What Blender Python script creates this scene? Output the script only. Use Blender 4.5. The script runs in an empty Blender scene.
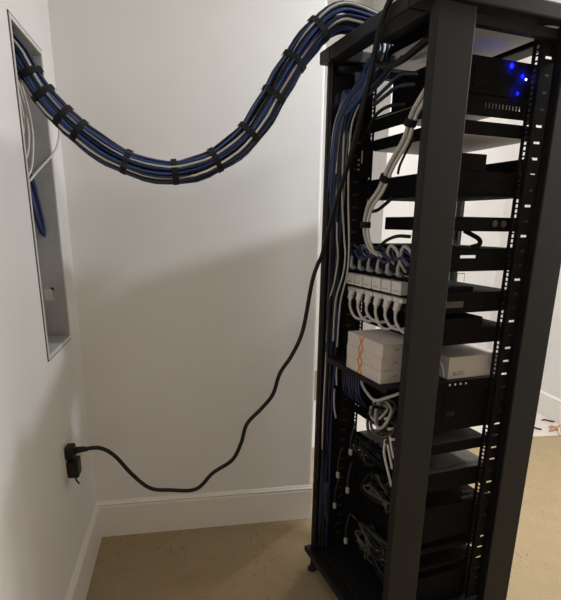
import bpy, bmesh, math, random
from mathutils import Vector, Matrix
random.seed(7)
sc = bpy.context.scene
C = sc.collection
PI = math.pi

# ------------------------------------------------------------------ camera
cd = bpy.data.cameras.new('camera'); cam = bpy.data.objects.new('camera', cd); C.objects.link(cam)
YAW, PITCH, ROLL = -0.1851, -0.2784, 0.0144
Fw = Vector((-math.sin(YAW)*math.cos(PITCH), math.cos(YAW)*math.cos(PITCH), math.sin(PITCH)))
Rt = Vector((math.cos(YAW), math.sin(YAW), 0)); Up = Rt.cross(Fw)
R2 = Rt*math.cos(ROLL) + Up*math.sin(ROLL); U2 = Up*math.cos(ROLL) - Rt*math.sin(ROLL)
m = Matrix((R2, U2, -Fw)).transposed().to_4x4(); m.translation = (0.4712, -2.3128, 1.5)
cam.matrix_world = m
cd.sensor_fit = 'VERTICAL'; cd.sensor_height = 24; cd.lens = 24*505.65/600
cd.shift_y = 69/600; cd.clip_start = 0.02
sc.camera = cam
# ------------------------------------------------------------------ world, lamps, exposure
sc.view_settings.view_transform = 'Standard'; sc.view_settings.look = 'None'
sc.view_settings.exposure = 0.0; sc.view_settings.gamma = 1; sc.view_settings.use_curve_mapping = False
w = bpy.data.worlds.new('world'); sc.world = w; w.use_nodes = True
bg = w.node_tree.nodes['Background']; bg.inputs[0].default_value = (1.0, 0.83, 0.62, 1); bg.inputs[1].default_value = 0.64
def lamp(name, loc, watt, radius, col):
    l = bpy.data.lights.new(name, 'POINT'); l.energy = watt; l.shadow_soft_size = radius; l.color = col
    o = bpy.data.objects.new(name, l); o.location = loc; C.objects.link(o); return o
def spot(name, loc, watt, col, direction):
    l = bpy.data.lights.new(name, 'SPOT'); l.energy = watt; l.color = col; l.spot_size = math.radians(100); l.spot_blend = 1; l.shadow_soft_size = .006
    o = bpy.data.objects.new(name, l); o.location = loc; o.rotation_euler = Vector(direction).to_track_quat('-Z', 'Y').to_euler(); C.objects.link(o); return o
def downlight(name, loc, watt, size, col):
    l = bpy.data.lights.new(name, 'AREA'); l.shape = 'DISK'; l.size = size; l.energy = watt; l.color = col
    o = bpy.data.objects.new(name, l); o.location = loc; C.objects.link(o); return o
downlight('alcove_ceiling_light', (1.8, -0.78, 2.95), 25, 0.08, (0.93, 0.98, 1.03))
lamp('alcove_ceiling_glow', (1.8, -0.78, 2.94), 7, 0.04, (0.93, 0.98, 1.03))
downlight('side_ceiling_light', (2.75, -0.78, 2.68), 50, 0.3, (0.99, 0.95, 0.88))
downlight('hall_ceiling_light', (2.4, 1.2, 3.2), 11, 0.2, (1.0, 0.98, 0.96))
lamp('hall_ceiling_glow', (2.4, 1.2, 3.19), 17, 0.1, (1.0, 0.97, 0.93))

# ------------------------------------------------------------------ materials
def mat(name, col, rough=0.5, metal=0.0, noise=0.0, scale=40, bump=0.0, emit=None, spec=None):
    M = bpy.data.materials.new(name); M.use_nodes = True
    nt = M.node_tree; b = nt.nodes['Principled BSDF']
    b.inputs['Base Color'].default_value = (*col, 1); b.inputs['Roughness'].default_value = rough; b.inputs['Metallic'].default_value = metal
    if spec is not None: b.inputs['Specular IOR Level'].default_value = spec
    if emit: b.inputs['Emission Color'].default_value = (*emit[0], 1); b.inputs['Emission Strength'].default_value = emit[1]
    tc = nt.nodes.new('ShaderNodeTexCoord'); n = nt.nodes.new('ShaderNodeTexNoise'); n.inputs['Scale'].default_value = scale
    nt.links.new(tc.outputs['Object'], n.inputs['Vector'])
    if noise:
        r = nt.nodes.new('ShaderNodeValToRGB')
        r.color_ramp.elements[0].position = 0.3; r.color_ramp.elements[1].position = 0.7
        r.color_ramp.elements[0].color = (*[c*(1-noise) for c in col], 1); r.color_ramp.elements[1].color = (*[min(1, c*(1+noise)) for c in col], 1)
        nt.links.new(n.outputs['Fac'], r.inputs['Fac']); nt.links.new(r.outputs['Color'], b.inputs['Base Color'])
    if bump:
        bp = nt.nodes.new('ShaderNodeBump'); bp.inputs['Strength'].default_value = bump; bp.inputs['Distance'].default_value = 0.002
        nt.links.new(n.outputs['Fac'], bp.inputs['Height']); nt.links.new(bp.outputs['Normal'], b.inputs['Normal'])
    return M
M = {}
M['wall'] = mat('wall_paint', (0.728, 0.722, 0.718), 0.75, 0, 0.015, 6, 0.15)
M['ceil'] = mat('ceiling_paint', (0.8, 0.78, 0.75), 0.9, 0, 0.01, 5)
M['trim'] = mat('trim_paint', (0.76, 0.74, 0.71), 0.4, 0, 0.015, 8)
M['black'] = mat('black_powder_coat', (0.0075, 0.0073, 0.0078), 0.55, 0, 0.12, 300, 0.1, None, 0.3)
M['dark'] = mat('dark_steel', (0.006, 0.006, 0.007), 0.6, 0, 0.15, 90, 0, None, 0.25)
M['dev'] = mat('device_black', (0.0075, 0.007, 0.0075), 0.75, 0, 0.15, 60, 0, None, 0.05)
M['port'] = mat('port_black', (0.003, 0.003, 0.004), 0.7, 0, 0.1, 80, 0, None, 0.1)
M['grey'] = mat('galvanised_grey', (0.58, 0.55, 0.53), 0.55, 0.0, 0.06, 25)
M['grey2'] = mat('warm_grey_steel', (0.06, 0.051, 0.043), 0.7, 0.0, 0.1, 25)
M['box'] = mat('enclosure_steel', (0.38, 0.385, 0.40), 0.5, 0.0, 0.05, 30)
M['flange'] = mat('flange_white', (0.62, 0.6, 0.57), 0.5, 0, 0.03, 30)
M['gapshade'] = mat('gap_shade_paint', (0.05, 0.045, 0.04), 0.8, 0, 0.1, 30)  # shade of the flange gap, put into the colour
M['blue'] = mat('blue_cable', (0.019, 0.054, 0.175), 0.38, 0, 0.12, 30)
M['blue2'] = mat('deep_blue_cable', (0.012, 0.026, 0.105), 0.4, 0, 0.12, 30)
M['navy'] = mat('navy_cable', (0.009, 0.014, 0.04), 0.4, 0, 0.12, 30)
M['purple'] = mat('violet_blue_cable', (0.022, 0.020, 0.065), 0.4, 0, 0.12, 30)
M['white'] = mat('white_cable', (0.62, 0.6, 0.56), 0.45, 0, 0.05, 30)
M['lgrey'] = mat('grey_cable', (0.42, 0.41, 0.385), 0.45, 0, 0.05, 30)
M['rubber'] = mat('black_rubber', (0.004, 0.004, 0.0043), 0.5, 0, 0.1, 60, 0, None, 0.3)
M['velcro'] = mat('black_velcro', (0.003, 0.003, 0.004), 0.9, 0, 0.3, 400, 0.4)
M['plastic'] = mat('white_plastic', (0.72, 0.70, 0.67), 0.4, 0, 0.03, 40)
M['clear'] = mat('smoky_plastic', (0.36, 0.38, 0.42), 0.3, 0, 0.08, 60)
M['card'] = mat('white_card', (0.64, 0.57, 0.53), 0.65, 0, 0.03, 60)
M['card2'] = mat('grey_white_card', (0.45, 0.42, 0.39), 0.6, 0, 0.03, 60)
M['orange'] = mat('orange_ink', (0.72, 0.23, 0.015), 0.6, 0, 0.05, 60)
M['ink'] = mat('dark_ink', (0.05, 0.045, 0.045), 0.7, 0, 0.05, 60)
M['seam'] = mat('box_seam', (0.16, 0.14, 0.13), 0.8, 0, 0.05, 60)
M['led'] = mat('blue_led', (0.01, 0.02, 0.5), 0.5, 0, 0, 40, 0, ((0.005, 0.01, 1.0), 0.9))
M['ledw'] = mat('pale_blue_led', (0.5, 0.6, 1.0), 0.3, 0, 0, 40, 0, ((0.5, 0.6, 1.0), 4))
M['red'] = mat('red_plastic', (0.22, 0.01, 0.015), 0.4, 0, 0.1, 60)
M['sheet'] = mat('white_sheet', (0.60, 0.56, 0.52), 0.6, 0, 0.04, 12)
M['scrap'] = mat('brown_scrap', (0.50, 0.28, 0.17), 0.8, 0, 0.3, 40)
M['scrap2'] = mat('pale_scrap', (0.72, 0.55, 0.42), 0.8, 0, 0.2, 40)
M['silver'] = mat('silver_braid', (0.085, 0.082, 0.068), 0.35, 0.3, 0.2, 60)
M['olive'] = mat('olive_grey_cable', (0.04, 0.038, 0.029), 0.45, 0, 0.15, 40)
M['floor'] = mat('carpet', (0.36, 0.27, 0.165), 0.95)
def carpet(Mt):
    nt = Mt.node_tree; b = nt.nodes['Principled BSDF']; tc = nt.nodes.new('ShaderNodeTexCoord')
    b.inputs['Specular IOR Level'].default_value = 0.1
    def noise(scale, lo, hi, det=2):
        n = nt.nodes.new('ShaderNodeTexNoise'); n.inputs['Scale'].default_value = scale; n.inputs['Detail'].default_value = det
        nt.links.new(tc.outputs['Object'], n.inputs['Vector'])
        r = nt.nodes.new('ShaderNodeMapRange'); r.inputs[1].default_value = lo; r.inputs[2].default_value = hi
        nt.links.new(n.outputs['Fac'], r.inputs[0]); return r.outputs[0]
    def mix(f, a, c):
        x = nt.nodes.new('ShaderNodeMix'); x.data_type = 'RGBA'
        nt.links.new(f, x.inputs[0])
        for s, v in ((6, a), (7, c)):
            if isinstance(v, tuple): x.inputs[s].default_value = (*v, 1)
            else: nt.links.new(v, x.inputs[s])
        return x.outputs[2]
    base = mix(noise(160, .35, .65), (0.315, 0.24, 0.145), (0.41, 0.32, 0.205))
    base = mix(noise(9, .35, .7), base, (0.335, 0.26, 0.16))
    # flecks: sparse voronoi dots thinned by a coarse noise
    v = nt.nodes.new('ShaderNodeTexVoronoi'); v.inputs['Scale'].default_value = 62
    nt.links.new(tc.outputs['Object'], v.inputs['Vector'])
    d = nt.nodes.new('ShaderNodeMapRange'); d.inputs[1].default_value = 0.20; d.inputs[2].default_value = 0.30; d.inputs[3].default_value = 1; d.inputs[4].default_value = 0
    nt.links.new(v.outputs['Distance'], d.inputs[0])
    sx = nt.nodes.new('ShaderNodeSeparateColor'); nt.links.new(v.outputs['Color'], sx.inputs[0])
    g = nt.nodes.new('ShaderNodeMapRange'); g.inputs[1].default_value = 0.45; g.inputs[2].default_value = 0.95
    nt.links.new(sx.outputs[0], g.inputs[0])
    mu = nt.nodes.new('ShaderNodeMath'); mu.operation = 'MULTIPLY'; nt.links.new(d.outputs[0], mu.inputs[0]); nt.links.new(g.outputs[0], mu.inputs[1])
    mu2 = nt.nodes.new('ShaderNodeMath'); mu2.operation = 'MULTIPLY'; nt.links.new(mu.outputs[0], mu2.inputs[0]); nt.links.new(noise(3.5, .38, .62), mu2.inputs[1])
    nt.links.new(mix(mu2.outputs[0], base, (0.13, 0.085, 0.05)), b.inputs['Base Color'])
    n = nt.nodes.new('ShaderNodeTexNoise'); n.inputs['Scale'].default_value = 260; nt.links.new(tc.outputs['Object'], n.inputs['Vector'])
    bp = nt.nodes.new('ShaderNodeBump'); bp.inputs['Strength'].default_value = 0.6; bp.inputs['Distance'].default_value = 0.004
    nt.links.new(n.outputs['Fac'], bp.inputs['Height']); nt.links.new(bp.outputs['Normal'], b.inputs['Normal'])
carpet(M['floor'])

# ------------------------------------------------------------------ helpers
RX, RY, RTH = 1.0958, -0.9846, 0.1901           # the rack's near-left corner and turn
def rw(v, u, z):                                 # rack coordinates (v right, u away) -> room
    c, s = math.cos(RTH), math.sin(RTH)
    return Vector((RX + v*c - u*s, RY + v*s + u*c, z))
def spline(pts, n=8):
    P = [Vector(p) for p in pts]
    if len(P) < 3: return P
    Q = [P[0]*2-P[1]] + P + [P[-1]*2-P[-2]]; out = []
    for i in range(1, len(Q)-2):
        a, b, c, d = Q[i-1], Q[i], Q[i+1], Q[i+2]
        for k in range(n):
            t = k/n
            out.append(0.5*((2*b) + (c-a)*t + (2*a-5*b+4*c-d)*t*t + (3*b-a-3*c+d)*t**3))
    out.append(P[-1]); return out
class MB:
    def __init__(s): s.b = bmesh.new()
    def box(s, x0, x1, y0, y1, z0, z1, bev=0.0, seg=2):
        vs = [s.b.verts.new((x, y, z)) for x in (x0, x1) for y in (y0, y1) for z in (z0, z1)]
        fs = [(0,1,3,2),(4,6,7,5),(0,4,5,1),(2,3,7,6),(0,2,6,4),(1,5,7,3)]
        F = [s.b.faces.new([vs[i] for i in f]) for f in fs]
        if bev:
            es = list({e for f in F for e in f.edges})
            bmesh.ops.bevel(s.b, geom=es, offset=bev, segments=seg, profile=0.5, affect='EDGES')
        return s
    def tube(s, pts, r, n=8, smooth=0, cap=True):
        P = spline(pts, smooth) if smooth else [Vector(p) for p in pts]
        R = r if isinstance(r, (list, tuple)) else [r]*len(P)
        if len(R) != len(P): R = [R[min(len(R)-1, int(i*len(R)/len(P)))] for i in range(len(P))]
        prev = None; rings = []
        for i, p in enumerate(P):
            t = (P[min(i+1, len(P)-1)] - P[max(i-1, 0)])
            if t.length < 1e-9: t = Vector((0,0,1))
            t.normalize()
            if prev is None:
                a = Vector((0,0,1)) if abs(t.z) < 0.9 else Vector((1,0,0)); nrm = t.cross(a).normalized()
            else:
                nrm = prev - t*prev.dot(t)
                if nrm.length < 1e-6: nrm = t.orthogonal()
                nrm.normalize()
            prev = nrm; bn = t.cross(nrm)
            rings.append([s.b.verts.new(p + (nrm*math.cos(2*PI*k/n) + bn*math.sin(2*PI*k/n))*R[i]) for k in range(n)])
        for a, c in zip(rings, rings[1:]):
            for k in range(n): s.b.faces.new((a[k], a[(k+1)%n], c[(k+1)%n], c[k])).smooth = True
        if cap: s.b.faces.new(rings[0][::-1]); s.b.faces.new(rings[-1])
        return s
    def lathe(s, o, axis, prof, n=16):           # prof: (distance along axis, radius)
        o = Vector(o); ax = Vector(axis).normalized()
        return s.tube([o + ax*d for d, _ in prof], [r for _, r in prof], n)
    def prism(s, poly, z0, z1, f=lambda x, y, z: (x, y, z)):
        a = [s.b.verts.new(f(x, y, z0)) for x, y in poly]; c = [s.b.verts.new(f(x, y, z1)) for x, y in poly]
        s.b.faces.new(a[::-1]); s.b.faces.new(c); n = len(poly)
        for i in range(n): s.b.faces.new((a[i], a[(i+1)%n], c[(i+1)%n], c[i]))
        return s
    def build(s, name, material, parent=None, origin=None, rack=False):
        me = bpy.data.meshes.new(name)
        bmesh.ops.recalc_face_normals(s.b, faces=s.b.faces[:])
        if parent is not None: origin = Vector(parent['_o'])
        o = Vector(origin or (0, 0, 0))
        bmesh.ops.translate(s.b, verts=s.b.verts[:], vec=-o)
        s.b.to_mesh(me); s.b.free()
        ob = bpy.data.objects.new(name, me); C.objects.link(ob)
        for mm in (material if isinstance(material, (list, tuple)) else [material]): me.materials.append(mm)
        if parent is not None:
            ob.parent = parent; ob['_o'] = parent['_o']
            if parent.type == 'MESH': pass
        else:
            place(ob, o, rack)
        return ob
def place(ob, o, rack):
    ob['_o'] = tuple(o)
    if rack: ob.location = rw(o[0], o[1], o[2]); ob.rotation_euler = (0, 0, RTH)
    else: ob.location = o
def tag(o, label, cat, group=None):
    o['label'] = label; o['category'] = cat
    if group: o['group'] = group
    return o
def thing(name, label, cat, origin, rack=False, group=None):
    o = bpy.data.objects.new(name, None); C.objects.link(o); o.empty_display_size = 0.05
    place(o, Vector(origin), rack); return tag(o, label, cat, group)
def struct(name, mb, material):
    o = mb.build(name, material); o['kind'] = 'structure'; return o

# ------------------------------------------------------------------ room shell
YF, XR, XS, YF2, ZC = 2.11, 3.37, 2.20, 2.72, 3.5      # far wall, right wall, step in the far wall, deeper far wall, ceiling
YN = -3.4
struct('floor', MB().box(-0.2, XR+0.2, YN, YF2+0.2, -0.1, 0), M['floor'])
struct('ceiling', MB().box(-0.2, XR+0.2, YN, YF2+0.2, ZC, ZC+0.1), M['ceil'])
BY0, BY1, BZ0, BZ1 = -0.532, -0.197, 1.056, 2.060      # opening for the recessed box in the left wall
struct('wall_left', MB().box(-0.14, 0, YN, BY0, 0, ZC).box(-0.14, 0, BY1, 0.12, 0, ZC).box(-0.14, 0, BY0, BY1, 0, BZ0).box(-0.14, 0, BY0, BY1, BZ1, ZC), M['wall'])
struct('wall_back', MB().prism([(0, 0), (1.066, 0), (1.071, .001), (1.0755, .004), (1.078, .010), (1.078, .12), (0, .12)], 0, ZC), M['wall'])
struct('wall_passage', MB().box(0.958, 1.078, 0.12, YF2, 0, ZC), M['wall'])
struct('wall_far', MB().box(1.078, XS, YF2, YF2+0.12, 0, ZC).box(XS, XR+0.12, YF, YF2+0.12, 0, ZC), M['wall'])
struct('wall_right', MB().box(XR, XR+0.12, YN, YF, 0, ZC), M['wall'])
def baseboard(name, x0, y0, x1, y1, h=0.183):
    # profile extruded from (x0,y0) to (x1,y1); wall on the left hand of the run
    d = Vector((x1-x0, y1-y0, 0)); L = d.length; d.normalize(); nrm = Vector((d.y, -d.x, 0))
    prof = [(0, 0), (0.015, 0), (0.015, h-0.022), (0.012, h-0.016), (0.012, h-0.010), (0.016, h-0.006), (0.009, h), (0.006, h+0.006), (0, h+0.008)]
    mb = MB(); o = Vector((x0, y0, 0))
    mb.prism(prof, 0, L, lambda a, z, t: o + d*t + nrm*a + Vector((0, 0, z)))
    return struct(name, mb, M['trim'])
baseboard('baseboard_left', 0, YN, 0, 0)
baseboard('baseboard_back', 0, 0, 1.078, 0)
baseboard('baseboard_far', XS, YF, XR, YF)
baseboard('baseboard_right', XR, YF, XR, YN)

# ------------------------------------------------------------------ recessed box in the left wall
t = thing('wall_enclosure', 'grey metal wiring enclosure recessed in the left wall, lid off', 'wiring box', (0, -0.365, BZ0))
mb = MB(); D = 0.11; e = 0.004
mb.box(-D, -D+e, BY0+.001, BY1-.001, BZ0+.001, BZ1-.001)
mb.box(-D, 0, BY1-e, BY1-.0005, BZ0+.001, BZ1-.001).box(-D, 0, BY0+.0005, BY0+e, BZ0+.001, BZ1-.001)
mb.box(-D, 0, BY0+e, BY1-e, BZ0+.0005, BZ0+e).box(-D, 0, BY0+e, BY1-e, BZ1-e, BZ1-.0005)
mb.build('housing', M['box'], t)
def ring(mb, x0, x1, a, wd):
    y0, y1, z0, z1 = BY0-a, BY1+a, BZ0-a, BZ1+a
    mb.box(x0, x1, y0, y1, z1-wd, z1).box(x0, x1, y0, y1, z0, z0+wd).box(x0, x1, y0, y0+wd, z0+wd, z1-wd).box(x0, x1, y1-wd, y1, z0+wd, z1-wd)
    return mb
ring(MB(), 0.0005, 0.004, 0.010, 0.0125).build('flange', M['flange'], t)
ring(MB(), 0.0003, 0.0022, 0.0150, 0.0050).build('gap_shadow', M['gapshade'], t)  # raised dark ring paints the shadow gap round the flange
for (y, z, r) in ((-0.245, 1.30, .006), (-0.30, 1.12, .004), (-0.24, 1.70, .004)):
    MB().lathe((-D+e-.0005, y, z), (1, 0, 0), [(0, r), (.0015, r)], 12).build('knockout', M['port'], t)
MB().lathe((-.045, BY1-e+.0005, 1.245), (0, -1, 0), [(0, .007), (.0015, .007)], 12).build('knockout', M['port'], t)
MB().box(-.075, -.045, BY1-e-.0012, BY1-e, 1.20, 1.245).build('warning_label', M['grey'], t)
MB().box(-.09, -.03, -.50, -.40, BZ0+e, BZ0+.02, .003).build('floor_bracket', M['port'], t)
# things inside the box
t = thing('distribution_module', 'beige punch-down module fixed inside the wall enclosure', 'module', (-D+e, -.40, 1.62))
MB().box(-D+e, -.07, -.47, -.37, 1.62, 1.92, .006).build('case', M['grey'], t)
mb = MB()
for k in range(8): mb.box(-.07, -.064, -.455, -.385, 1.645+k*.033, 1.655+k*.033)
mb.build('terminal_strip', M['card2'], t)
WG = 'white cables in the wall enclosure'
wc = [('white cable looping low inside the wall enclosure beside the blue coil', [(-.06,-.36,2.02),(-.05,-.27,1.92),(-.045,-.235,1.80),(-.05,-.28,1.68),(-.06,-.36,1.64),(-.07,-.42,1.70)]),
      ('white cable in a tight inner loop inside the wall enclosure', [(-.07,-.33,2.03),(-.06,-.25,1.90),(-.055,-.25,1.78),(-.06,-.31,1.70),(-.07,-.39,1.69),(-.08,-.42,1.75)]),
      ('white cable hanging nearest the box corner with shortest bend', [(-.08,-.30,2.03),(-.075,-.23,1.9),(-.07,-.24,1.82),(-.075,-.30,1.74),(-.08,-.38,1.72)])]
for lb, pts in wc: tag(MB().tube(pts, .0042, 8, 10).build('white_cable', M['white'], None, pts[0]), lb, 'cable', WG)
pts = [(-.03,-.32,1.99),(.018,-.21,1.95),(.03,-.16,1.89),(.03,-.16,1.82),(.018,-.20,1.75),(-.03,-.28,1.67),(-.05,-.33,1.63)]
tag(MB().tube(pts, .004, 8, 10).build('white_cable', M['white'], None, pts[0]), 'white cable bulging out past the enclosure rim below the bundle', 'cable', WG)
t = thing('cable_coil', 'coil of blue cable hanging inside the wall enclosure', 'cable coil', (-.06, -.25, 1.44))
for k in range(7):
    a = .003*k; pts = []
    for j in range(15):
        th = 2*PI*j/14; pts.append((-.055 - .05*math.cos(th)*.3 - .004*(k%3), -.245 + (.05-a)*math.sin(th), 1.56 + (.115-a)*math.cos(th)))
    MB().tube(pts, .0036, 6, 4).build('cable_turn', M['blue'] if k%3 else M['blue2'], t)

# ------------------------------------------------------------------ outlet and what is plugged in
t = thing('wall_outlet', 'white wall outlet plate behind the black plug, left wall', 'outlet', (0, -.40, .655))
MB().box(0.0003, .006, -.500, -.350, .585, .720, .002).build('cover_plate', M['plastic'], t)
for y in (-.462, -.388):
    for z in (.632, .678): MB().box(.006, .008, y-.016, y+.016, z-.014, z+.014, .0008).build('socket', M['flange'], t)
t = thing('power_adapter', 'black power adapter plugged in below the cord plug', 'adapter', (.008, -.42, .60))
MB().box(.0082, .048, -.492, -.430, .572, .640, .006).build('case', M['rubber'], t)
MB().tube([(.03,-.462,.572),(.03,-.462,.552),(.034,-.457,.540),(.036,-.447,.527)], .0035, 8, 6).build('cord', M['rubber'], t)
t = thing('night_light', 'small white plug-in beside the black power adapter', 'plug', (.008, -.355, .65))
MB().box(.0082, .046, -.405, -.372, .60, .655, .005).build('body', M['plastic'], t)
MB().box(.046, .048, -.397, -.380, .61, .63, .0006).build('lens', M['flange'], t)

t = thing('power_lead', 'thick black power cord hanging from the rack top to the outlet', 'power cord', (.05, -.43, .66))
a = rw(0.20, 0.10, 2.084); b_ = rw(.03, .125, 2.084)
cord = [tuple(a), tuple(b_), tuple(rw(-.030, .150, 2.083)), tuple(rw(-.038, .19, 2.045))]
for v, u, z in ((-.038,.218,1.988),(-.036,.243,1.918),(-.034,.30,1.795),(-.032,.353,1.701),(-.03,.412,1.614),(-.03,.477,1.501),(-.03,.532,1.394)): cord.append(tuple(rw(v, u, z)))
cord += [(0.957, -0.447, 1.36), (0.936, -0.447, 1.29), (0.906, -0.447, 1.11), (0.865, -0.447, 1.012), (0.819, -0.447, 0.941), (0.792, -0.447, 0.856), (0.748, -0.447, 0.799), (0.688, -0.447, 0.735), (0.664, -0.447, 0.654), (0.627, -0.447, 0.582), (0.549, -0.447, 0.531), (0.479, -0.447, 0.464), (0.376, -0.447, 0.469), (0.299, -0.447, 0.485), (0.234, -0.447, 0.551), (0.176, -0.447, 0.633), (0.124, -0.447, 0.67)] + [(.06,-.466,.678)]
MB().tube(cord, .0078, 10, 8).build('cable', M['rubber'], t)
MB().box(.0082, .040, -.500, -.450, .650, .702, .007).tube([(.036,-.472,.677),(.045,-.470,.678),(.068,-.465,.678),(.084,-.460,.675)], [.013,.0125,.011,.008], 12).build('plug', M['rubber'], t)

# ------------------------------------------------------------------ the hanging cable bundle
main = [(-.085,-.40,2.045),(-.04,-.435,2.02),(.0,-.45,1.975),(.035,-.452,1.905),(.083,-.452,1.842),(.138,-.45,1.788),(.195,-.45,1.743),(.255,-.45,1.706),(.349,-.45,1.671),(.447,-.45,1.664),(.548,-.45,1.688),(.634,-.45,1.737),(.69,-.45,1.785),(.738,-.45,1.845),(.777,-.452,1.905),(.808,-.455,1.955),(.843,-.458,2.008),(.885,-.46,2.065),(.93,-.462,2.115),(.98,-.465,2.150),(1.03,-.467,2.156)]
ins = [(.115,.475,2.122),(.125,.435,2.06),(.10,.415,1.99),(.065,.43,1.945),(.045,.485,1.905),(.036,.535,1.85),(.032,.552,1.76),(.03,.555,1.62),(.03,.553,1.50)]
path = spline(main + [tuple(rw(*p)) for p in ins], 5)
N = len(path); NM = (len(main)-1)*5
arc = [0]
for p, q_ in zip(path, path[1:]): arc.append(arc[-1] + (q_-p).length)
def near(px):                                     # index of path point nearest a 3D point
    return min(range(N), key=lambda i: (path[i]-Vector(px)).length)
strap_idx = [near(p) for p in ((.022,-.45,1.930),(.052,-.45,1.884),(.110,-.45,1.815),(.150,-.45,1.780),(.286,-.45,1.698),(.437,-.45,1.665),(.582,-.45,1.705),(.699,-.45,1.797),(.795,-.45,1.912),(.852,-.458,2.022),(.932,-.46,2.105))]
side = []; upv = []
for i in range(N):
    tg = (path[min(i+1, N-1)]-path[max(i-1, 0)]).normalized()
    s_ = Vector((0, -1, 0)) - tg*tg.dot(Vector((0, -1, 0))); 
    if s_.length < .2: s_ = side[-1] - tg*tg.dot(side[-1])
    s_.normalize(); side.append(s_); upv.append(s_.cross(tg).normalized())
def squeeze(i):
    d = min(abs(arc[i]-arc[k]) for k in strap_idx)
    f = 1.0 + 0.13*min(1, d/.06)
    f *= .92 + .20*min(1, arc[i]/arc[NM])
    if i >= NM: f *= max(.62, 1 - (i-NM)*.02)
    return f
t = thing('cable_bundle', 'thick strapped bundle of blue, white and black cables sagging from enclosure to rack', 'cable bundle', (0.447, -.45, 1.6))
rings_ = [(.0318, 30, .0036), (.0245, 22, .0036)]
front_white = {2: 'lgrey', 12: 'white', 18: 'lgrey', 26: 'white'}
ci = 0
for rr, n, cr in rings_:
    for k in range(n):
        ph = 2*PI*k/n; f1, f2, a1 = random.uniform(2, 5), random.uniform(0, 6), random.uniform(.08, .28)
        pts = []
        for i in range(0, N - random.randrange(0, 16), 2):
            s_ = arc[i]
            an = ph + a1*math.sin(f1*s_+f2) + .25*s_; sq = squeeze(i)*(1 + .10*math.sin(9*s_ + 3*f2))
            pts.append(path[i] + (side[i]*math.cos(an) + upv[i]*math.sin(an))*rr*sq)
        if rr > .025: mk = front_white.get(k) or random.choice(['blue','blue2','blue2','blue','navy','navy','rubber','blue2'])
        else: mk = random.choice(['blue2','navy','blue','rubber'])
        MB().tube(pts, cr*random.uniform(.9, 1.15), 6).build('cable', M[mk], t)
for j, i in enumerate(strap_idx):
    tg = (path[min(i+1, N-1)]-path[max(i-1, 0)]).normalized()
    R_ = .0362*(.92 + .20*min(1, arc[i]/arc[NM])); hw = .0105
    mb = MB(); n = 28; prof = [(-hw, R_), (-hw*.9, R_+.0032), (hw*.9, R_+.0032), (hw, R_)]
    loops = []
    for k in range(n):
        an = 2*PI*k/n; dr = side[i]*math.cos(an) + upv[i]*math.sin(an)
        loops.append([mb.b.verts.new(path[i] + tg*a_ + dr*r_) for a_, r_ in prof] + [mb.b.verts.new(path[i] + tg*hw + dr*(R_-.003)), mb.b.verts.new(path[i] - tg*hw + dr*(R_-.003))])
    for k in range(n):
        A_, B_ = loops[k], loops[(k+1)%n]
        for q_ in range(6): mb.b.faces.new((A_[q_], A_[(q_+1)%6], B_[(q_+1)%6], B_[q_]))
    # loose tail of the strap
    tl = []
    for k in range(6):
        an = 1.2 + .16*k; dr = side[i]*math.cos(an) + upv[i]*math.sin(an)
        tl.append((path[i] - tg*hw*.9 + dr*(R_+.004+.0012*k), path[i] + tg*hw*.9 + dr*(R_+.004+.0012*k)))
    for (a_, b2), (c_, d_) in zip(tl, tl[1:]):
        mb.b.faces.new([mb.b.verts.new(v_) for v_ in (a_, b2, d_, c_)])
    mb.build('strap', M['velcro'], t)

# ------------------------------------------------------------------ the rack
A, B, ZT = 0.6053, 0.5466, 2.0743
rack = thing('server_rack', 'tall black open-sided server rack standing on the carpet', 'server rack', (0, 0, 0), True)
pw, pd = .1186, .0236
for v0, u0 in ((0, 0), (B-pw, 0), (0, A-pd), (B-pw, A-pd)):
    mb = MB().box(v0, v0+pw, u0, u0+pd, .105, 2.034, .004)
    MBin = (u0+pd, u0+pd+.012) if u0 == 0 else (u0-.012, u0)
    mb.box(v0+.004, v0+.008, *MBin, .105, 2.034).box(v0+pw-.008, v0+pw-.004, *MBin, .105, 2.034)
    mb.build('post', M['black'], rack)
mb = MB()
z0, z1 = 2.0335, ZT
mb.box(-.027, B+.01, -.0095, .085, z0, z1, .005).box(-.027, B+.01, .535, A+.01, z0, z1, .005)
mb.box(-.027, .035, .0855, .5345, z0, z1, .005).box(B-.06, B+.01, .0855, .5345, z0, z1, .005)
mb.build('top_frame', M['black'], rack)
MB().box(.15, B-.06, .0855, .5345, 2.052, 2.060).box(.035, .1498, .0855, .385, 2.052, 2.060).build('top_plate', M['dark'], rack)
mb = MB().box(-.027, B+.01, -.0095, A+.01, .078, .105, .004).box(.02, B-.02, .02, A-.03, .105, .125)
mb.build('base', M['black'], rack)
for v, u in ((.0, .578), (.50, .03), (.02, .03), (.50, .575)):
    f = MB().lathe((v, u, 0), (0, 0, 1), [(0, .022), (.008, .022), (.014, .014), (.03, .010), (.078, .010)], 16).build('foot', M['rubber'], rack)
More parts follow.
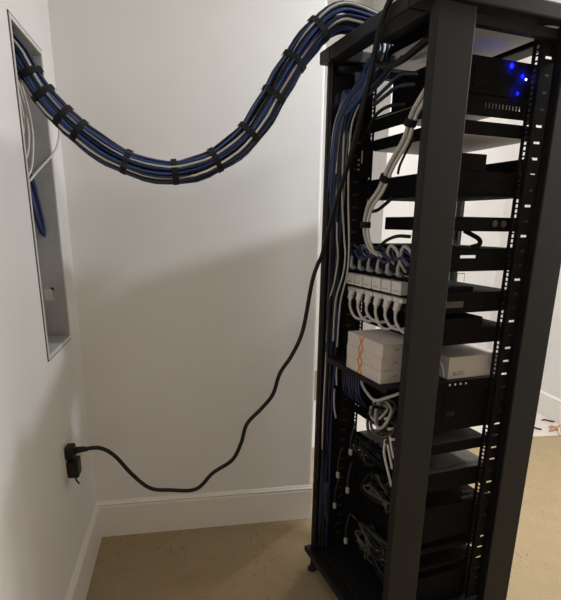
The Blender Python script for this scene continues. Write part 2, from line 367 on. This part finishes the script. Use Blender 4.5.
def rail(vh, v_a, v_b, us, uh_a, uh_b, sgn):
    # side flange in the plane u=us with a slot per unit; hole flange in the plane v=vh with three square holes per unit
    mb = MB(); th = .0018; zb, zt = .13, 2.03; nU = 42; U = .04445
    vs = (.425 if vh > .3 else .106); sw = .012
    mb.box(v_a, vs-sw, us-th/2, us+th/2, zb, zt).box(vs+sw, v_b, us-th/2, us+th/2, zb, zt)
    zc = zb + .012
    edges = [zb]
    for k in range(nU): edges += [zc + k*U - .0035, zc + k*U + .0035]
    edges.append(zt)
    for k in range(0, len(edges), 2): mb.box(vs-sw, vs+sw, us-th/2, us+th/2, edges[k], edges[k+1])
    uc = (us + .018*sgn); hw_ = .0048
    lo, hi = min(us, us+.036*sgn), max(us, us+.036*sgn)
    mb.box(vh-th/2, vh+th/2, lo, uc-hw_, zb, zt).box(vh-th/2, vh+th/2, uc+hw_, hi, zb, zt)
    edges = [zb]; p_ = U/3
    for k in range(nU*3): edges += [zc + k*p_ - .0048, zc + k*p_ + .0048]
    edges.append(zt)
    for k in range(0, len(edges), 2): mb.box(vh-th/2, vh+th/2, uc-hw_, uc+hw_, edges[k], edges[k+1])
    rl = mb.build('mounting_rail', M['dark'], rack)
    if us > .3 and vh < .3: MB().box(vs-.016, vs+.016, us+.0025, us+.004, zb, zt).build('slot_backing', M['grey2'], rl)  # added strip dims the bright view through the slots
rail(.149, .08, .149, .05, 0, 0, 1); rail(.40, .40, .455, .05, 0, 0, 1)
rail(.149, .08, .149, .55, 0, 0, -1); rail(.40, .40, .455, .55, 0, 0, -1)
for z in (.135, 1.07, 2.015):                     # cross bars tying the rails to the posts
    if z != 1.07: MB().box(.02, B-.02, .024, .048, z-.012, z+.012).build('cross_bar', M['dark'], rack)
    MB().box(.02, B-.02, .552, .58, z-.012, z+.012).build('cross_bar', M['dark'], rack)
MB().tube([(.36,.03,2.014),(.372,.03,2.026),(.41,.03,2.032),(.425,.03,2.036)], .0045, 8, 6).build('latch', M['grey'], rack)

# vertical power strip behind the rack
t = thing('power_strip', 'dark vertical power strip fixed behind the rack', 'power strip', (.622, .585, .9), True)
MB().box(.612, .634, .575, .600, .90, 1.615, .002).build('body', M['dark'], t)
MB().box(.613, .633, .574, .601, 1.615, 1.64, .002).build('end_cap', M['grey'], t)
MB().box(B, .612, .582, .592, 1.0, 1.03).box(B, .612, .582, .592, 1.45, 1.48).build('bracket', M['dark'], t)

# ------------------------------------------------------------------ rack equipment
U0, U1, V0 = .086, .514, .152
def dev(name, label, cat, z0, z1, u0=U0, u1=U1, v0=V0, v1=.385, ears=True, mt='dev', bottom=None, top=None, ports=0, group=None):
    o = thing(name, label, cat, ((v0+v1)/2, (u0+u1)/2, z0), True, group)
    MB().box(v0, v1, u0, u1, z0, z1, .0015, 1).build('case', M[mt], o)
    if bottom: MB().box(v0+.003, v1-.003, u0+.003, u1-.003, z0-.0012, z0, 0).build('bottom_cover', M[bottom], o)
    if top: MB().box(v0+.003, v1-.003, u0+.003, u1-.003, z1, z1+.0012, 0).build('lit_top', M[top], o)  # tinted sheet paints warm light onto a black case top
    if ears:
        for a_, c_ in ((.056, u0+.004), (u1-.004, .544)):
            if abs(c_-a_) < .06: MB().box(v0-.0022, v0-.0002, a_, c_, z0+.002, z1-.002).build('ear', M[mt], o)
    if v1 > .42: MB().box(max(v1-.02, .43), .492, u0+.0015, u0+.026, z0+.001, z1-.001).build('slot_blocker', M['dark'], o)  # added to block the bright wall behind the rail slots
    if ports:
        mb = MB(); zc = (z0+z1)/2; n = ports
        for k in range(n):
            uu = u1 - .03 - k*(u1-u0-.06)/n; mb.box(v0-.0012, v0-.0002, uu-.006, uu+.006, zc-.006, zc+.006)
        mb.build('port_row', M['port'], o)
    return o
def lip(parent, name, u, v0, v1, z0, z1, slots, sz, mt='dev', th=.002):
    """thin vertical lip in the plane u, pierced by slots [(v_centre, half width)] at heights sz=(za, zb)"""
    mb = MB(); mb.box(v0, v1, u, u+th, z0, sz[0]).box(v0, v1, u, u+th, sz[1], z1)
    e_ = [v0]
    for c_, h_ in slots: e_ += [c_-h_, c_+h_]
    e_.append(v1)
    for k in range(0, len(e_), 2): mb.box(e_[k], e_[k+1], u, u+th, *sz)
    return mb.build(name, M[mt], parent)

dev('network_switch', 'topmost device in the rack with pale grey underside', 'switch', 2.026, 2.050, u0=.095, v0=.12, v1=.428, ears=False, bottom='grey')
d1 = dev('rack_server', 'black server near the rack top glowing blue inside', 'server', 1.862, 1.956, u1=.40, v0=.14, v1=.46, ears=True, mt='dev')
MB().box(.20, .25, U0-.002, U0, 1.876, 1.94, .0006).build('side_panel', M['port'], d1)
mb = MB()
for v, z, r_ in ((.328, 1.942, .0075), (.372, 1.920, .006), (.362, 1.874, .005)): MB().lathe((v, U0-.0035, z), (0, 1, 0), [(0, r_*.8), (.001, r_), (.003, r_)], 16).build('blue_led', M['led'], d1)
MB().lathe((.386, U0-.004, 1.913), (0, 1, 0), [(0, .0028), (.003, .0028)], 10).build('status_led', M['ledw'], d1)
for v, z, e_ in ((.328, 1.942, .5), (.375, 1.917, .6), (.355, 1.878, .4)):
    spot('blue_led_light', rw(v, U0-.03, z), e_, (.01, .02, 1.0), rw(0, 1, 0)-rw(0, 0, 0))
t = thing('rack_shelf', 'black slotted shelf carrying the blue-lit server', 'shelf', (.27, .09, 1.80), True)
MB().box(.13, .45, .10, .514, 1.852, 1.8545).build('tray', M['grey'], t)
lip(t, 'lip', .0865, .15, .46, 1.806, 1.860, [(.255+.0125*k, .0028) for k in range(11)], (1.829, 1.842)); MB().box(.43, .492, .0885, .11, 1.806, 1.860).build('slot_blocker', M['dark'], t)  # blocker added behind the rail so its slots stay dark
MB().box(.13, .133, .10, .54, 1.812, 1.86).build('front_lip', M['dev'], t)
dev('network_switch', 'black rack switch with pale grey underside above the wide white gap', 'switch', 1.756, 1.793, v1=.455, bottom='grey', ports=12)
d = dev('media_player', 'dark rack unit with a raised near end above the eye-level gap', 'rack unit', 1.590, 1.660, v1=.46)
MB().box(.155, .28, U0, .16, 1.660, 1.706, .002).build('raised_end', M['dev'], d)
MB().box(.450, .460, .09, .50, 1.660, 1.706, .001).build('rear_bar', M['dev'], d)
lip(d, 'side_lip', .0835, .155, .395, 1.600, 1.655, [(.255, .004), (.325, .004)], (1.623, 1.630), th=.0015)
d = dev('audio_amplifier', 'slim half-width black unit with two round grey knobs', 'amplifier', 1.488, 1.530, u1=.41, v1=.46)
for v in (.338, .372): MB().lathe((v, U0, 1.511), (0, -1, 0), [(0, .0105), (.003, .0105), (.006, .009)], 16).build('knob', M['grey2'], d)
# blue patch cable looping in the eye-level gap
pts = [(.30,.30,1.53),(.33,.16,1.48),(.333,.14,1.46),(.315,.13,1.447),(.27,.12,1.44)]
d5 = thing('rack_shelf', 'black shelf with one bright slot just below eye level', 'shelf', (.28, .09, 1.37), True)
MB().box(V0, .46, .089, U1, 1.425, 1.437, .001).build('tray', M['dev'], d5)
MB().box(.43, .492, .089, .11, 1.368, 1.437).build('slot_blocker', M['dark'], d5); lip(d5, 'lip', .0865, .165, .46, 1.368, 1.437, [(.252, .030)], (1.408, 1.417), th=.002)  # added blocker darkens the rail slots beside this shelf
MB().box(V0, V0+.003, .1, .54, 1.39, 1.437).build('front_lip', M['dev'], d5)
MB().tube([(.325,.20,1.488),(.335,.17,1.475),(.345,.15,1.462),(.338,.14,1.447),(.315,.15,1.4385)], .0075, 8, 8).build('looped_cord', M['rubber'], d5)
d6 = dev('router', 'black rack unit under the gap showing the wall switch', 'router', 1.238, 1.302, v0=.16, v1=.46)
MB().box(.163, .252, U0-.0022, U0, 1.256, 1.276, .0006).build('lit_strip', M['grey2'], d6)  # grey strip paints in the lit top of this unit
MB().box(.16, .30, .10, .13, 1.3022, 1.318, .002).build('raised_end', M['dev'], d6)
d = dev('video_recorder', 'black rack unit above the cardboard boxes', 'recorder', 1.134, 1.188, v0=.165, v1=.46, u0=.088)
MB().box(.158, .1625, .056, .544, 1.136, 1.230, .001).build('front_panel', M['dev'], d)
MB().box(.165, .345, .088, .30, 1.188, 1.222, .006).build('raised_cover', M['dev'], d)
MB().box(.19, .335, .0862, .088, 1.175, 1.219).build('vent_panel', M['port'], d)
t = thing('rack_shelf', 'black shelf holding the white cardboard boxes', 'shelf', (.2, .3, .99), True)
MB().box(-.002, .46, .09, .514, 1.0045, 1.0105).build('tray', M['dark'], t)
MB().box(.44, .492, .0905, .11, .986, 1.004).build('slot_blocker', M['dark'], t); lip(t, 'lip', .0885, .15, .46, .986, 1.0085, [(.238+.022*k, .0035) for k in range(4)], (.995, 1.003), th=.0015)  # blocker added to keep bright background out of the rail slots
MB().box(-.004, -.002, .09, .514, .992, 1.0105).build('front_lip', M['dark'], t)

for k in range(4): MB().box(.2350+.022*k, .2410+.022*k, .0874, .0884, .9955, 1.0025-.001*(k == 3), .0004).build('slot_fill', M['plastic'], t)  # pale fills added to brighten the lip slots
# boxes
def emblem(mb, uc, z0, z1, v):                    # two strokes crossing in an X, bowed
    for s in (1, -1):
        for off in (0,):
            P_ = []
            for k in range(9):
                f = k/8; P_.append((uc + s*.012*math.cos(PI*f), z0 + (z1-z0)*f))
            for (a_, za), (c_, zc) in zip(P_, P_[1:]):
                w_ = .0042
                vs = [mb.b.verts.new((v_, a2, z2)) for v_ in (v, v+.0004) for a2, z2 in ((a_-w_, za), (a_+w_, za), (c_+w_, zc), (c_-w_, zc))]
                for f_ in ((0,1,2,3),(7,6,5,4),(0,4,5,1),(1,5,6,2),(2,6,7,3),(3,7,4,0)): mb.b.faces.new([vs[i] for i in f_])
names = ['white cardboard box with orange X mark, lowest of the stack of three', 'white cardboard box with orange X mark, middle of the stack of three', 'white cardboard box with orange X mark, top of the stack of three']
for k in range(3):
    z = 1.0105 + k*.0437; sh = (.0, .002, -.001)[k]
    o = thing('cardboard_box', names[k], 'box', (.07, .25, z), True, 'stack of orange-marked boxes')
    MB().box(.0, .148, .136+sh, .362+sh, z, z+.0432, .0014, 2).build('carton', M['card'], o)
    mb = MB(); emblem(mb, .268+sh, z+.001, z+.0425, -.0005); mb.build('orange_emblem', M['orange'], o)
    MB().box(.045, .062, .1354+sh, .1361+sh, z+.0225, z+.0250).build('tab_slot', M['seam'], o)
o = thing('cardboard_box', 'white product box with small dark lettering facing the near side', 'box', (.3, .2, 1.0105), True)
MB().box(.243, .458, .108, .36, 1.0105, 1.0865, .002, 2).build('carton', M['card2'], o)
MB().tube([(.2422,.20,1.078),(.2410,.16,1.068),(.2405,.135,1.045),(.2412,.125,1.015)], .0022, 6, 6).build('edge_strip', M['plastic'], o)
fc = bpy.data.curves.new('lettering', 'FONT'); fc.body = 'BLOT'; fc.size = .0165; fc.extrude = .0002; fc.space_character = 1.15
fo = bpy.data.objects.new('lettering', fc); C.objects.link(fo)
dg = bpy.context.evaluated_depsgraph_get(); dg.update(); me = bpy.data.meshes.new_from_object(fo.evaluated_get(dg)); bpy.data.objects.remove(fo)
lo = bpy.data.objects.new('lettering', me); C.objects.link(lo); me.materials.clear(); me.materials.append(M['ink'])
lo.parent = o; lo.location = Vector((.262, .1076, 1.0235)) - Vector((.3, .2, 1.0105)); lo.rotation_euler = (PI/2, 0, 0)

# lower half
d = dev('battery_backup', 'large black battery backup below the box shelf', 'battery backup', .835, .985, v1=.46)
MB().box(.178, .20, U0-.002, U0, .90, .965, .0006).box(.222, .272, U0-.002, U0, .925, .968, .0006).build('side_panel', M['port'], d)
MB().box(V0-.0032, V0-.0005, .056, .544, .792, .985, .001).build('front_panel', M['dev'], d)
MB().box(.232, .268, U0-.0016, U0, .888, .906, .0005).build('sticker', M['dark'], d)
dev('network_switch', 'black switch with top tinted as lit brown, under the battery backup', 'switch', .752, .790, v1=.425, top='grey2', ports=14)  # brown top colour stands for the light on it
d = dev('disc_recorder', 'deep black unit with top tinted as lit brown, beneath the lower switch', 'recorder', .610, .680, v1=.46, u1=.505, top='grey2')  # light on the top is put into its brown colour
MB().box(.24, .37, U0+.03, .30, .6815, .686, .002).build('lid_panel', M['grey2'], d)
for z in (.585, .560): MB().box(.345, .395, U0-.004, U0+.004, z, z+.007, .001).build('rear_bar', M['grey2'], d)
d = dev('audio_amplifier', 'large plain black amplifier low in the rack', 'amplifier', .405, .545, v1=.46, mt='dev')
MB().box(V0-.0032, V0-.0005, .056, .544, .40, .602, .001).build('front_panel', M['dev'], d)
t = thing('rack_shelf', 'lower of the two bottom rack shelves', 'shelf', (.27, .3, .285), True)
MB().box(V0, .46, .0862, U1, .285, .300, .001).build('tray', M['dev'], t); MB().box(V0-.003, V0, .056, .544, .285, .345).build('front_lip', M['dev'], t)
t = thing('rack_shelf', 'upper of the two bottom rack shelves', 'shelf', (.27, .3, .355), True)
MB().box(V0, .46, .0862, U1, .358, .378, .001).build('tray', M['dev'], t); MB().box(V0-.003, V0, .056, .544, .348, .398).build('front_lip', M['dev'], t)
d = dev('battery_backup', 'black battery backup at the very bottom of the rack', 'battery backup', .126, .255, v1=.46, mt='dev')
MB().box(V0-.0032, V0-.0005, .056, .544, .128, .282, .001).build('front_panel', M['dev'], d)

# ------------------------------------------------------------------ power panel with plugs
pp = thing('power_distribution_unit', 'black rack power panel lined with white plugs', 'power panel', (.13, .30, 1.20), True)
MB().box(.105, .158, .056, .544, 1.232, 1.395, .002).build('panel', M['dark'], pp)
mb = MB()
for z in (1.284, 1.334): mb.box(.100, .105, .10, .52, z-.005, z+.003)
mb.build('divider', M['port'], pp)
mb = MB()
for k in range(42): mb.box(.1042, .1050, .10+.0098*k, .105+.0098*k, 1.345, 1.349)
mb.build('edge_line', M['grey'], pp)
us = [.502-.0610*k for k in range(6)]
pos = ['farthest', 'second from the far end', 'third from the far end', 'third from the near end', 'second from the near end', 'nearest']
for k, u in enumerate(us):
    q = pos[k]
    o = thing('power_adapter', 'white block adapter in the middle row of the power panel, '+q, 'adapter', (.09, u, 1.30), True, 'white block adapters on the power panel')
    MB().box(.074, .1048, u-.026, u+.026, 1.288, 1.329, .003).build('block', M['plastic'], o)
    MB().box(.0732, .074, u-.016, u+.016, 1.298, 1.302).build('seam', M['card2'], o)
    o = thing('plug', 'white plug with drooping white cord in the lower row, '+q, 'plug', (.09, u, 1.24), True, 'white plugs in the lower row')
    MB().box(.082, .1048, u-.026, u+.026, 1.262, 1.277, .002).build('head', M['plastic'], o)
    MB().tube([(.088,u,1.264),(.084,u+.002,1.245),(.080,u,1.225)], [.013,.012,.007], 10, 5).build('strain_relief', M['plastic'], o)
    L_ = random.uniform(-.01, .01)
    MB().tube([(.081,u,1.23),(.078,u-.006,1.205),(.085,u-.028,1.178+L_),(.098,u-.055,1.170+L_),(.118,u-.075,1.178)], .0052, 8, 6).build('cord', M['white'], o)
    o = thing('plug', 'smoky grey plug with blue cable in the upper row, '+q, 'plug', (.09, u, 1.35), True, 'smoky plugs in the upper row')
    MB().tube([(.100,u+.012,1.349),(.088,u+.012,1.352),(.083,u+.010,1.37),(.085,u+.006,1.395)], [.0085,.0088,.0065,.005], 10, 5).build('boot', M['clear'], o)
    MB().tube([(.085,u+.006,1.392),(.075,u-.0,1.42),(.07,u-.02,1.432),(.075,u-.05,1.42),(.10,u-.06,1.405),(.15,u-.05,1.40)], .0048, 8, 6).build('cord', M['blue2' if k%2 else 'navy'], o)
for k in range(7):
    u = .46-.05*k
    o = tag(MB().tube([(.10,u+.03,1.400),(.075,u+.02,1.412+.012*(k%2)),(.066,u-.01,1.402),(.072,u-.04,1.385+.01*(k%3)),(.10,u-.06,1.40)], .0046, 8, 6).build('patch_cable', M[('blue2','navy','purple')[k%3]], None, (.10, u, 1.40), True),
            'dark blue patch cable looped above the upper plug row, '+('farthest','second from far','third from far','central','third from near','second from near','nearest')[k], 'cable', 'patch cables above the plugs')
for k, u in enumerate((.205, .13)):
    tag(MB().tube([(.10,u+.05,1.38),(.07,u+.045,1.415),(.062,u+.02,1.44),(.066,u-.01,1.425),(.075,u-.02,1.39),(.10,u-.02,1.36)], .0056, 8, 6).build('patch_cable', M['lgrey'], None, (.1, u, 1.38), True),
        ('pale grey cable arched over the near plugs, left one', 'pale grey cable arched over the near plugs beside the post')[k], 'cable', 'pale arched cables')

# grey-white strapped bundle curving in front of the panel
t = thing('cable_bundle', 'pale grey cable bundle curving down through the rack middle', 'cable bundle', (.05, .3, 1.6), True)
P = [(.06,.085,1.87),(.05,.11,1.834),(.05,.143,1.802),(.05,.173,1.741),(.05,.238,1.68),(.05,.291,1.61),(.05,.347,1.566),(.05,.368,1.518),(.05,.362,1.47),(.055,.331,1.425),(.07,.30,1.405)]
S_ = spline(P, 6)
for k, (dv, du) in enumerate(((.0, .0075), (-.005, -.001), (.004, -.0085), (.008, .004))):
    MB().tube([s + Vector((dv, du, du*.6)) for s in S_], .0058, 8).build('cable', M['lgrey' if k%2 else 'white'], t)
for i in (14, 27, 44):
    tg = (S_[i+1]-S_[i-1]).normalized()
    MB().lathe(S_[i]-tg*.010, tg, [(0, .0155), (.002, .018), (.018, .018), (.020, .0155)], 14).build('strap', M['velcro'], t)

t = thing('media_converter', 'small black unit with grey bar clipped by the far rail slots', 'media converter', (.115, .51, 1.66), True)
MB().box(.096, .135, .490, .532, 1.665, 1.765, .002).build('case', M['dev'], t)
MB().box(.0948, .096, .494, .500, 1.712, 1.752).build('grey_bar', M['lgrey'], t)
for z in (1.690, 1.706, 1.722): MB().box(.0950, .096, .512, .524, z, z+.005).build('label_dash', M['lgrey'], t)
# long white cables running down the far-left post
LW = [('white cable down the far rack post, leftmost, from the blue knot', [(.04,.50,1.925),(.03,.545,1.865),(.022,.552,1.79),(.02,.545,1.69),(.02,.535,1.60)]),
      ('white cable down the far rack post, middle of the three upper runs', [(.05,.47,1.915),(.035,.515,1.85),(.03,.515,1.75),(.03,.508,1.60),(.025,.47,1.46),(.025,.455,1.40),(.025,.465,1.33),(.02,.50,1.24),(.02,.51,1.16),(.02,.51,1.07)]),
      ('white cable down the far rack post, rightmost of the upper runs', [(.055,.455,1.90),(.045,.49,1.83),(.04,.49,1.72),(.035,.47,1.58),(.03,.44,1.43),(.03,.445,1.33),(.03,.485,1.22),(.03,.495,1.05)]),
      ('short white cable beside the rack post starting at eye level', [(.02,.52,1.51),(.02,.515,1.45),(.022,.505,1.385),(.02,.52,1.30),(.014,.545,1.21),(.012,.55,1.06)]),
      ('thin white cable along the lowest part of the far rack post', [(.012,.548,1.02),(.010,.55,.85),(.010,.55,.70),(.012,.55,.60)])]
for lb, pts in LW: tag(MB().tube(pts, .0033, 8, 8).build('white_cable', M['lgrey'], None, pts[0], True), lb, 'cable', 'white cables down the far post')
# blue knot and drop
t = thing('cable_knot', 'tangle of blue cables gathered at the top of the far post', 'cable tangle', (.04, .5, 1.9), True)
for k in range(26):
    a_ = random.uniform(-.024, .024); c_ = random.uniform(-.034, .034)
    pts = [(.10+a_,.42+c_,2.03),(.075+a_,.425+c_,1.97),(.05+a_*.6,.46+c_,1.925+a_),(.035+a_*.3,.50+c_*.8,1.905+c_),(.03+a_*.3,.54+c_*.5,1.87+a_),(.028+a_*.3,.556+c_*.3,1.80)]
    MB().tube(pts, .0055, 6, 6).build('cable', M[('blue','blue2','blue')[k%3]], t)
t = thing('cable_run', 'dark navy cables running down inside the far front post', 'cable run', (.03, .55, .13), True)
for k in range(14):
    dv, du = random.uniform(-.014, .016), random.uniform(-.018, .012); pts = []
    for z in (1.84, 1.74, 1.6, 1.4, 1.2, 1.0, .8, .6, .4, .2, .128):
        pts.append((.030+dv+random.uniform(-.004, .004), .555+du+random.uniform(-.004, .004), z))
    MB().tube(pts, .0046, 6, 5).build('cable', M[('navy','rubber','navy','blue2')[k%4]], t)
# cords across the top gap
for k, (lb, mk, pts, r) in enumerate((
    ('thin black cord sweeping across the uppermost white gap', 'rubber', [(.06,.42,1.915),(.06,.36,1.93),(.07,.31,1.96),(.09,.28,1.99)], .004),
    ('thick dark cord across the uppermost white gap, upper one', 'navy', [(.07,.40,1.89),(.075,.33,1.915),(.08,.26,1.935),(.10,.20,1.925)], .0062),
    ('thick dark cord across the uppermost white gap, lower one', 'navy', [(.08,.41,1.88),(.08,.34,1.895),(.085,.28,1.908),(.10,.21,1.90)], .0062),
    ('black cord arching above the second white gap by the rail', 'rubber', [(.08,.44,1.80),(.08,.40,1.845),(.085,.33,1.862),(.10,.25,1.855)], .0055),
    ('curved black cable looping under the top switch', 'rubber', [(.06,.40,2.02),(.06,.36,1.985),(.06,.30,1.965),(.06,.22,1.965),(.07,.12,1.99)], .010),
    ('black cord dropping behind the near post in the third gap', 'rubber', [(.10,.20,1.76),(.10,.26,1.69),(.105,.28,1.66)], .004),
    ('black cord leaning across the fourth gap toward the post', 'rubber', [(.10,.41,1.548),(.095,.36,1.555),(.095,.28,1.59)], .006),
    ('black cord with a small connector just above the plug rows', 'rubber', [(.07,.36,1.425),(.06,.30,1.43),(.06,.25,1.455),(.06,.19,1.47),(.08,.15,1.47)], .0055))):
    tag(MB().tube(pts, r, 8, 8).build('cord', M[mk], None, pts[0], True), lb, 'cord')
t = thing('power_adapter', 'pale grey adapter hanging under the top switch', 'adapter', (.10, .17, 1.97), True)
MB().box(.085, .118, .14, .25, 1.972, 1.996, .004).build('case', M['grey'], t)
MB().tube([(.10,.14,1.98),(.095,.12,1.96),(.09,.115,1.92),(.10,.125,1.88)], .0035, 8, 6).build('cord', M['lgrey'], t)
t = thing('plug', 'small dark red connector under the top switch', 'plug', (.08, .10, 1.99), True)
MB().box(.074, .086, .095, .135, 1.985, 1.996, .002).build('shell', M['red'], t)
MB().tube([(.08,.11,1.987),(.08,.11,1.95),(.085,.112,1.90)], .004, 8, 5).build('cord', M['rubber'], t)

# lower-left tangles
vz = ['nearest the post', 'second from post', 'third from post', 'fourth from post', 'fifth from post', 'sixth from post', 'seventh from post', 'closest to the boxes']
for k in range(8):
    u = .50-.018*k
    tag(MB().tube([(.12,u,.965),(.085,u,.985),(.068,u+.004,.965),(.066,u+.002,.92),(.072,u-.004,.87+.012*(k%3)),(.10,u-.004,.84)], .0045, 8, 6).build('patch_cable', M[('purple','navy','purple','blue2')[k%4]], None, (.12, u, .96), True),
        'violet-blue patch cable hanging below the boxes, '+vz[k], 'cable', 'violet-blue patch cables')
for k, (pts, lb) in enumerate(([[(.03,.49,1.0),(.028,.485,.97),(.03,.49,.94),(.028,.48,.90)], 'short pale lead at the post under the boxes, upper'], [[(.03,.50,.88),(.03,.50,.84),(.028,.49,.80),(.03,.475,.765)], 'short pale lead at the post under the boxes, lower'])):
    tag(MB().tube(pts, .0035, 8, 6).build('lead', M['clear'], None, pts[0], True), lb, 'cable')
tag(MB().tube([(.07,.36,.965),(.06,.345,.945),(.06,.30,.92),(.06,.25,.912),(.06,.18,.945),(.07,.11,.985)], .0055, 8, 8).build('white_cable', M['white'], None, (.07,.36,.965), True), 'white cable dipping in a curve just under the box stack', 'cable')
t = thing('cable_coil', 'coil of olive grey cable below the box stack', 'cable coil', (.08, .2, .85), True)
for k in range(12):
    pts = []
    c0 = (random.uniform(.06, .10), random.uniform(.16, .26), random.uniform(.82, .89)); ra, rb = random.uniform(.03, .06), random.uniform(.03, .06); tl = random.uniform(-.6, .6)
    for j in range(13):
        th = 2*PI*j/12*.95; pts.append((c0[0] + .02*math.sin(th+tl), c0[1] + ra*math.cos(th), c0[2] + rb*math.sin(th)*.8 + .01*math.cos(2*th)))
    MB().tube(pts, .0055, 7, 4).build('cable_turn', M[('olive','olive','silver','lgrey')[k%4]], t)
for k in range(7):
    u = .17-.012*k; z = .87-.014*k + .02*(k%2)
    tag(MB().box(.050, .062, u-.004, u+.004, z, z+.007, .001).build('connector', M['plastic'], None, (.056, u, z), True), 'tiny white connector among the olive coil, '+('topmost', 'second down', 'third down', 'fourth down', 'fifth down', 'sixth down', 'lowest')[k], 'connector', 'tiny white connectors')
for k, pts in enumerate(([(.06,.145,.82),(.055,.125,.79),(.055,.105,.755)], [(.06,.155,.785),(.055,.13,.755),(.055,.11,.715)], [(.06,.17,.80),(.055,.165,.75),(.055,.13,.69),(.056,.105,.65)])):
    tag(MB().tube(pts, .0045, 8, 6).build('wire', M['white'], None, pts[0], True), 'stray white wire end hanging beside the near post, '+('top', 'middle', 'longest and lowest')[k], 'wire', 'stray white wires')
def tangle(label, cv, cu, cz, n, su, sz, mats):
    t = thing('cable_tangle', label, 'cable tangle', (cv, cu, cz), True)
    for k in range(n):
        p0 = Vector((cv+.04, cu+random.uniform(-su, su), cz+random.uniform(-sz, sz))); pts = [p0]
        for j in range(4): pts.append(Vector((cv+random.uniform(-.025, .02), cu+random.uniform(-su, su), cz+random.uniform(-sz, sz))))
        pts.append(Vector((cv+.04, cu+random.uniform(-su, su), cz+random.uniform(-sz, sz))))
        MB().tube(pts, .0045, 6, 6).build('cable', M[random.choice(mats)], t)
tangle('greyish cable tangle in front of the lower unit', .10, .23, .56, 12, .10, .05, ['silver', 'olive', 'rubber', 'silver'])
tangle('dim cable tangle at the bottom of the rack front', .10, .24, .30, 14, .12, .06, ['olive', 'rubber', 'silver', 'navy'])
tangle('black cable tangle under the lower switch', .105, .34, .66, 9, .09, .04, ['rubber', 'olive', 'navy'])
for k, (v, u, z, lb) in enumerate(((.06, .40, .635, 'small pale connector at the far rail, upper'), (.05, .475, .50, 'small pale connector at the far rail, middle'), (.05, .39, .475, 'small pale connector beside the far rail slots'), (.05, .49, .35, 'small pale connector low at the far post'), (.06, .40, .235, 'small pale connector at the rack foot'))):
    t = thing('connector', lb, 'connector', (v, u, z), True, 'small pale connectors')
    MB().box(v-.005, v+.005, u-.007, u+.007, z, z+.026, .002).build('shell', M['lgrey'], t)
    MB().tube([(v,u,z+.024),(v,u+.003,z+.06),(v+.01,u+.008,z+.10),(v+.02,u+.01,z+.13)], .003, 6, 5).build('lead', M['navy'], t)
for k in range(4):
    u = .505+.011*k
    tag(MB().tube([(.03,u,.46),(.022,u,.44),(.02,u+.003,.39),(.024,u,.33),(.03,u-.004,.28)], .0035, 6, 6).build('patch_cable', M['navy'], None, (.03,u,.46), True), 'dark cable hanging low at the far post, '+('rightmost', 'second from right', 'second from left', 'leftmost')[k], 'cable', 'dark cables low at the far post')

# ------------------------------------------------------------------ beyond the rack
t = thing('wall_switch', 'white switch plate with dark outline on the far wall', 'switch', (3.0, YF, 1.0))
MB().box(2.968, 3.048, YF-.004, YF-.0003, .945, 1.085, .001).build('outline', M['ink'], t)
MB().box(2.974, 3.042, YF-.0075, YF-.004, .951, 1.079, .001).build('plate', M['plastic'], t)
MB().box(2.996, 3.020, YF-.010, YF-.0075, .99, 1.04, .001).build('rocker', M['trim'], t)
t = tag(MB().prism([(1.30, .84), (3.35, .765), (3.352, 1.75), (1.32, 1.80)], .0005, .004).build('white_sheet', M['sheet'], None, (2.95, 1.2, 0)), 'flat white sheet lying on the carpet by the right wall', 'sheet')
sp = [(3.088,.897,.08,-.5,'dark'), (3.18,.84,.06,.3,0), (3.215,.80,.09,1.0,1), (3.235,.85,.08,-.7,0), (3.27,.82,.07,.2,1), (3.25,.90,.09,-.3,0), (3.30,.88,.08,.9,1), (3.21,.87,.05,1.6,0), (3.29,.80,.07,-1.2,0), (3.29,1.03,.10,-.5,'dark')]
lbl = ['thin dark cable offcut on the white sheet beside the rack', 'brown scrap at the left edge of the debris pile', 'pale scrap lying across the sheet edge', 'brown curled scrap in the debris pile middle', 'pale scrap on the right of the debris pile', 'brown scrap at the back of the debris pile', 'pale scrap at the back right of the pile', 'short brown scrap standing in the pile', 'brown scrap at the front of the debris pile', 'thin dark offcut behind the debris pile']
for (x, y, L_, an, kk), lb in zip(sp, lbl):
    z = .0105 if kk == 'dark' else .012; dx, dy = math.cos(an)*L_/2, math.sin(an)*L_/2
    r = .006 if kk == 'dark' else .0075
    pts = [(x-dx, y-dy, z), (x-dx*.3, y-dy*.3+.008, z+.006), (x+dx*.3, y+dy*.3, z+.003), (x+dx, y+dy, z+(.0 if kk == 'dark' else .02))]
    tag(MB().tube(pts, [r*.5]+[r]*8+[r*.4], 6, 4).build('scrap', M['rubber'] if kk == 'dark' else M['scrap' if kk == 0 else 'scrap2'], None, (x, y, .004)), lb, 'scrap', 'offcuts and scraps on the white sheet')

for o in sc.objects:
    if '_o' in o: del o['_o']
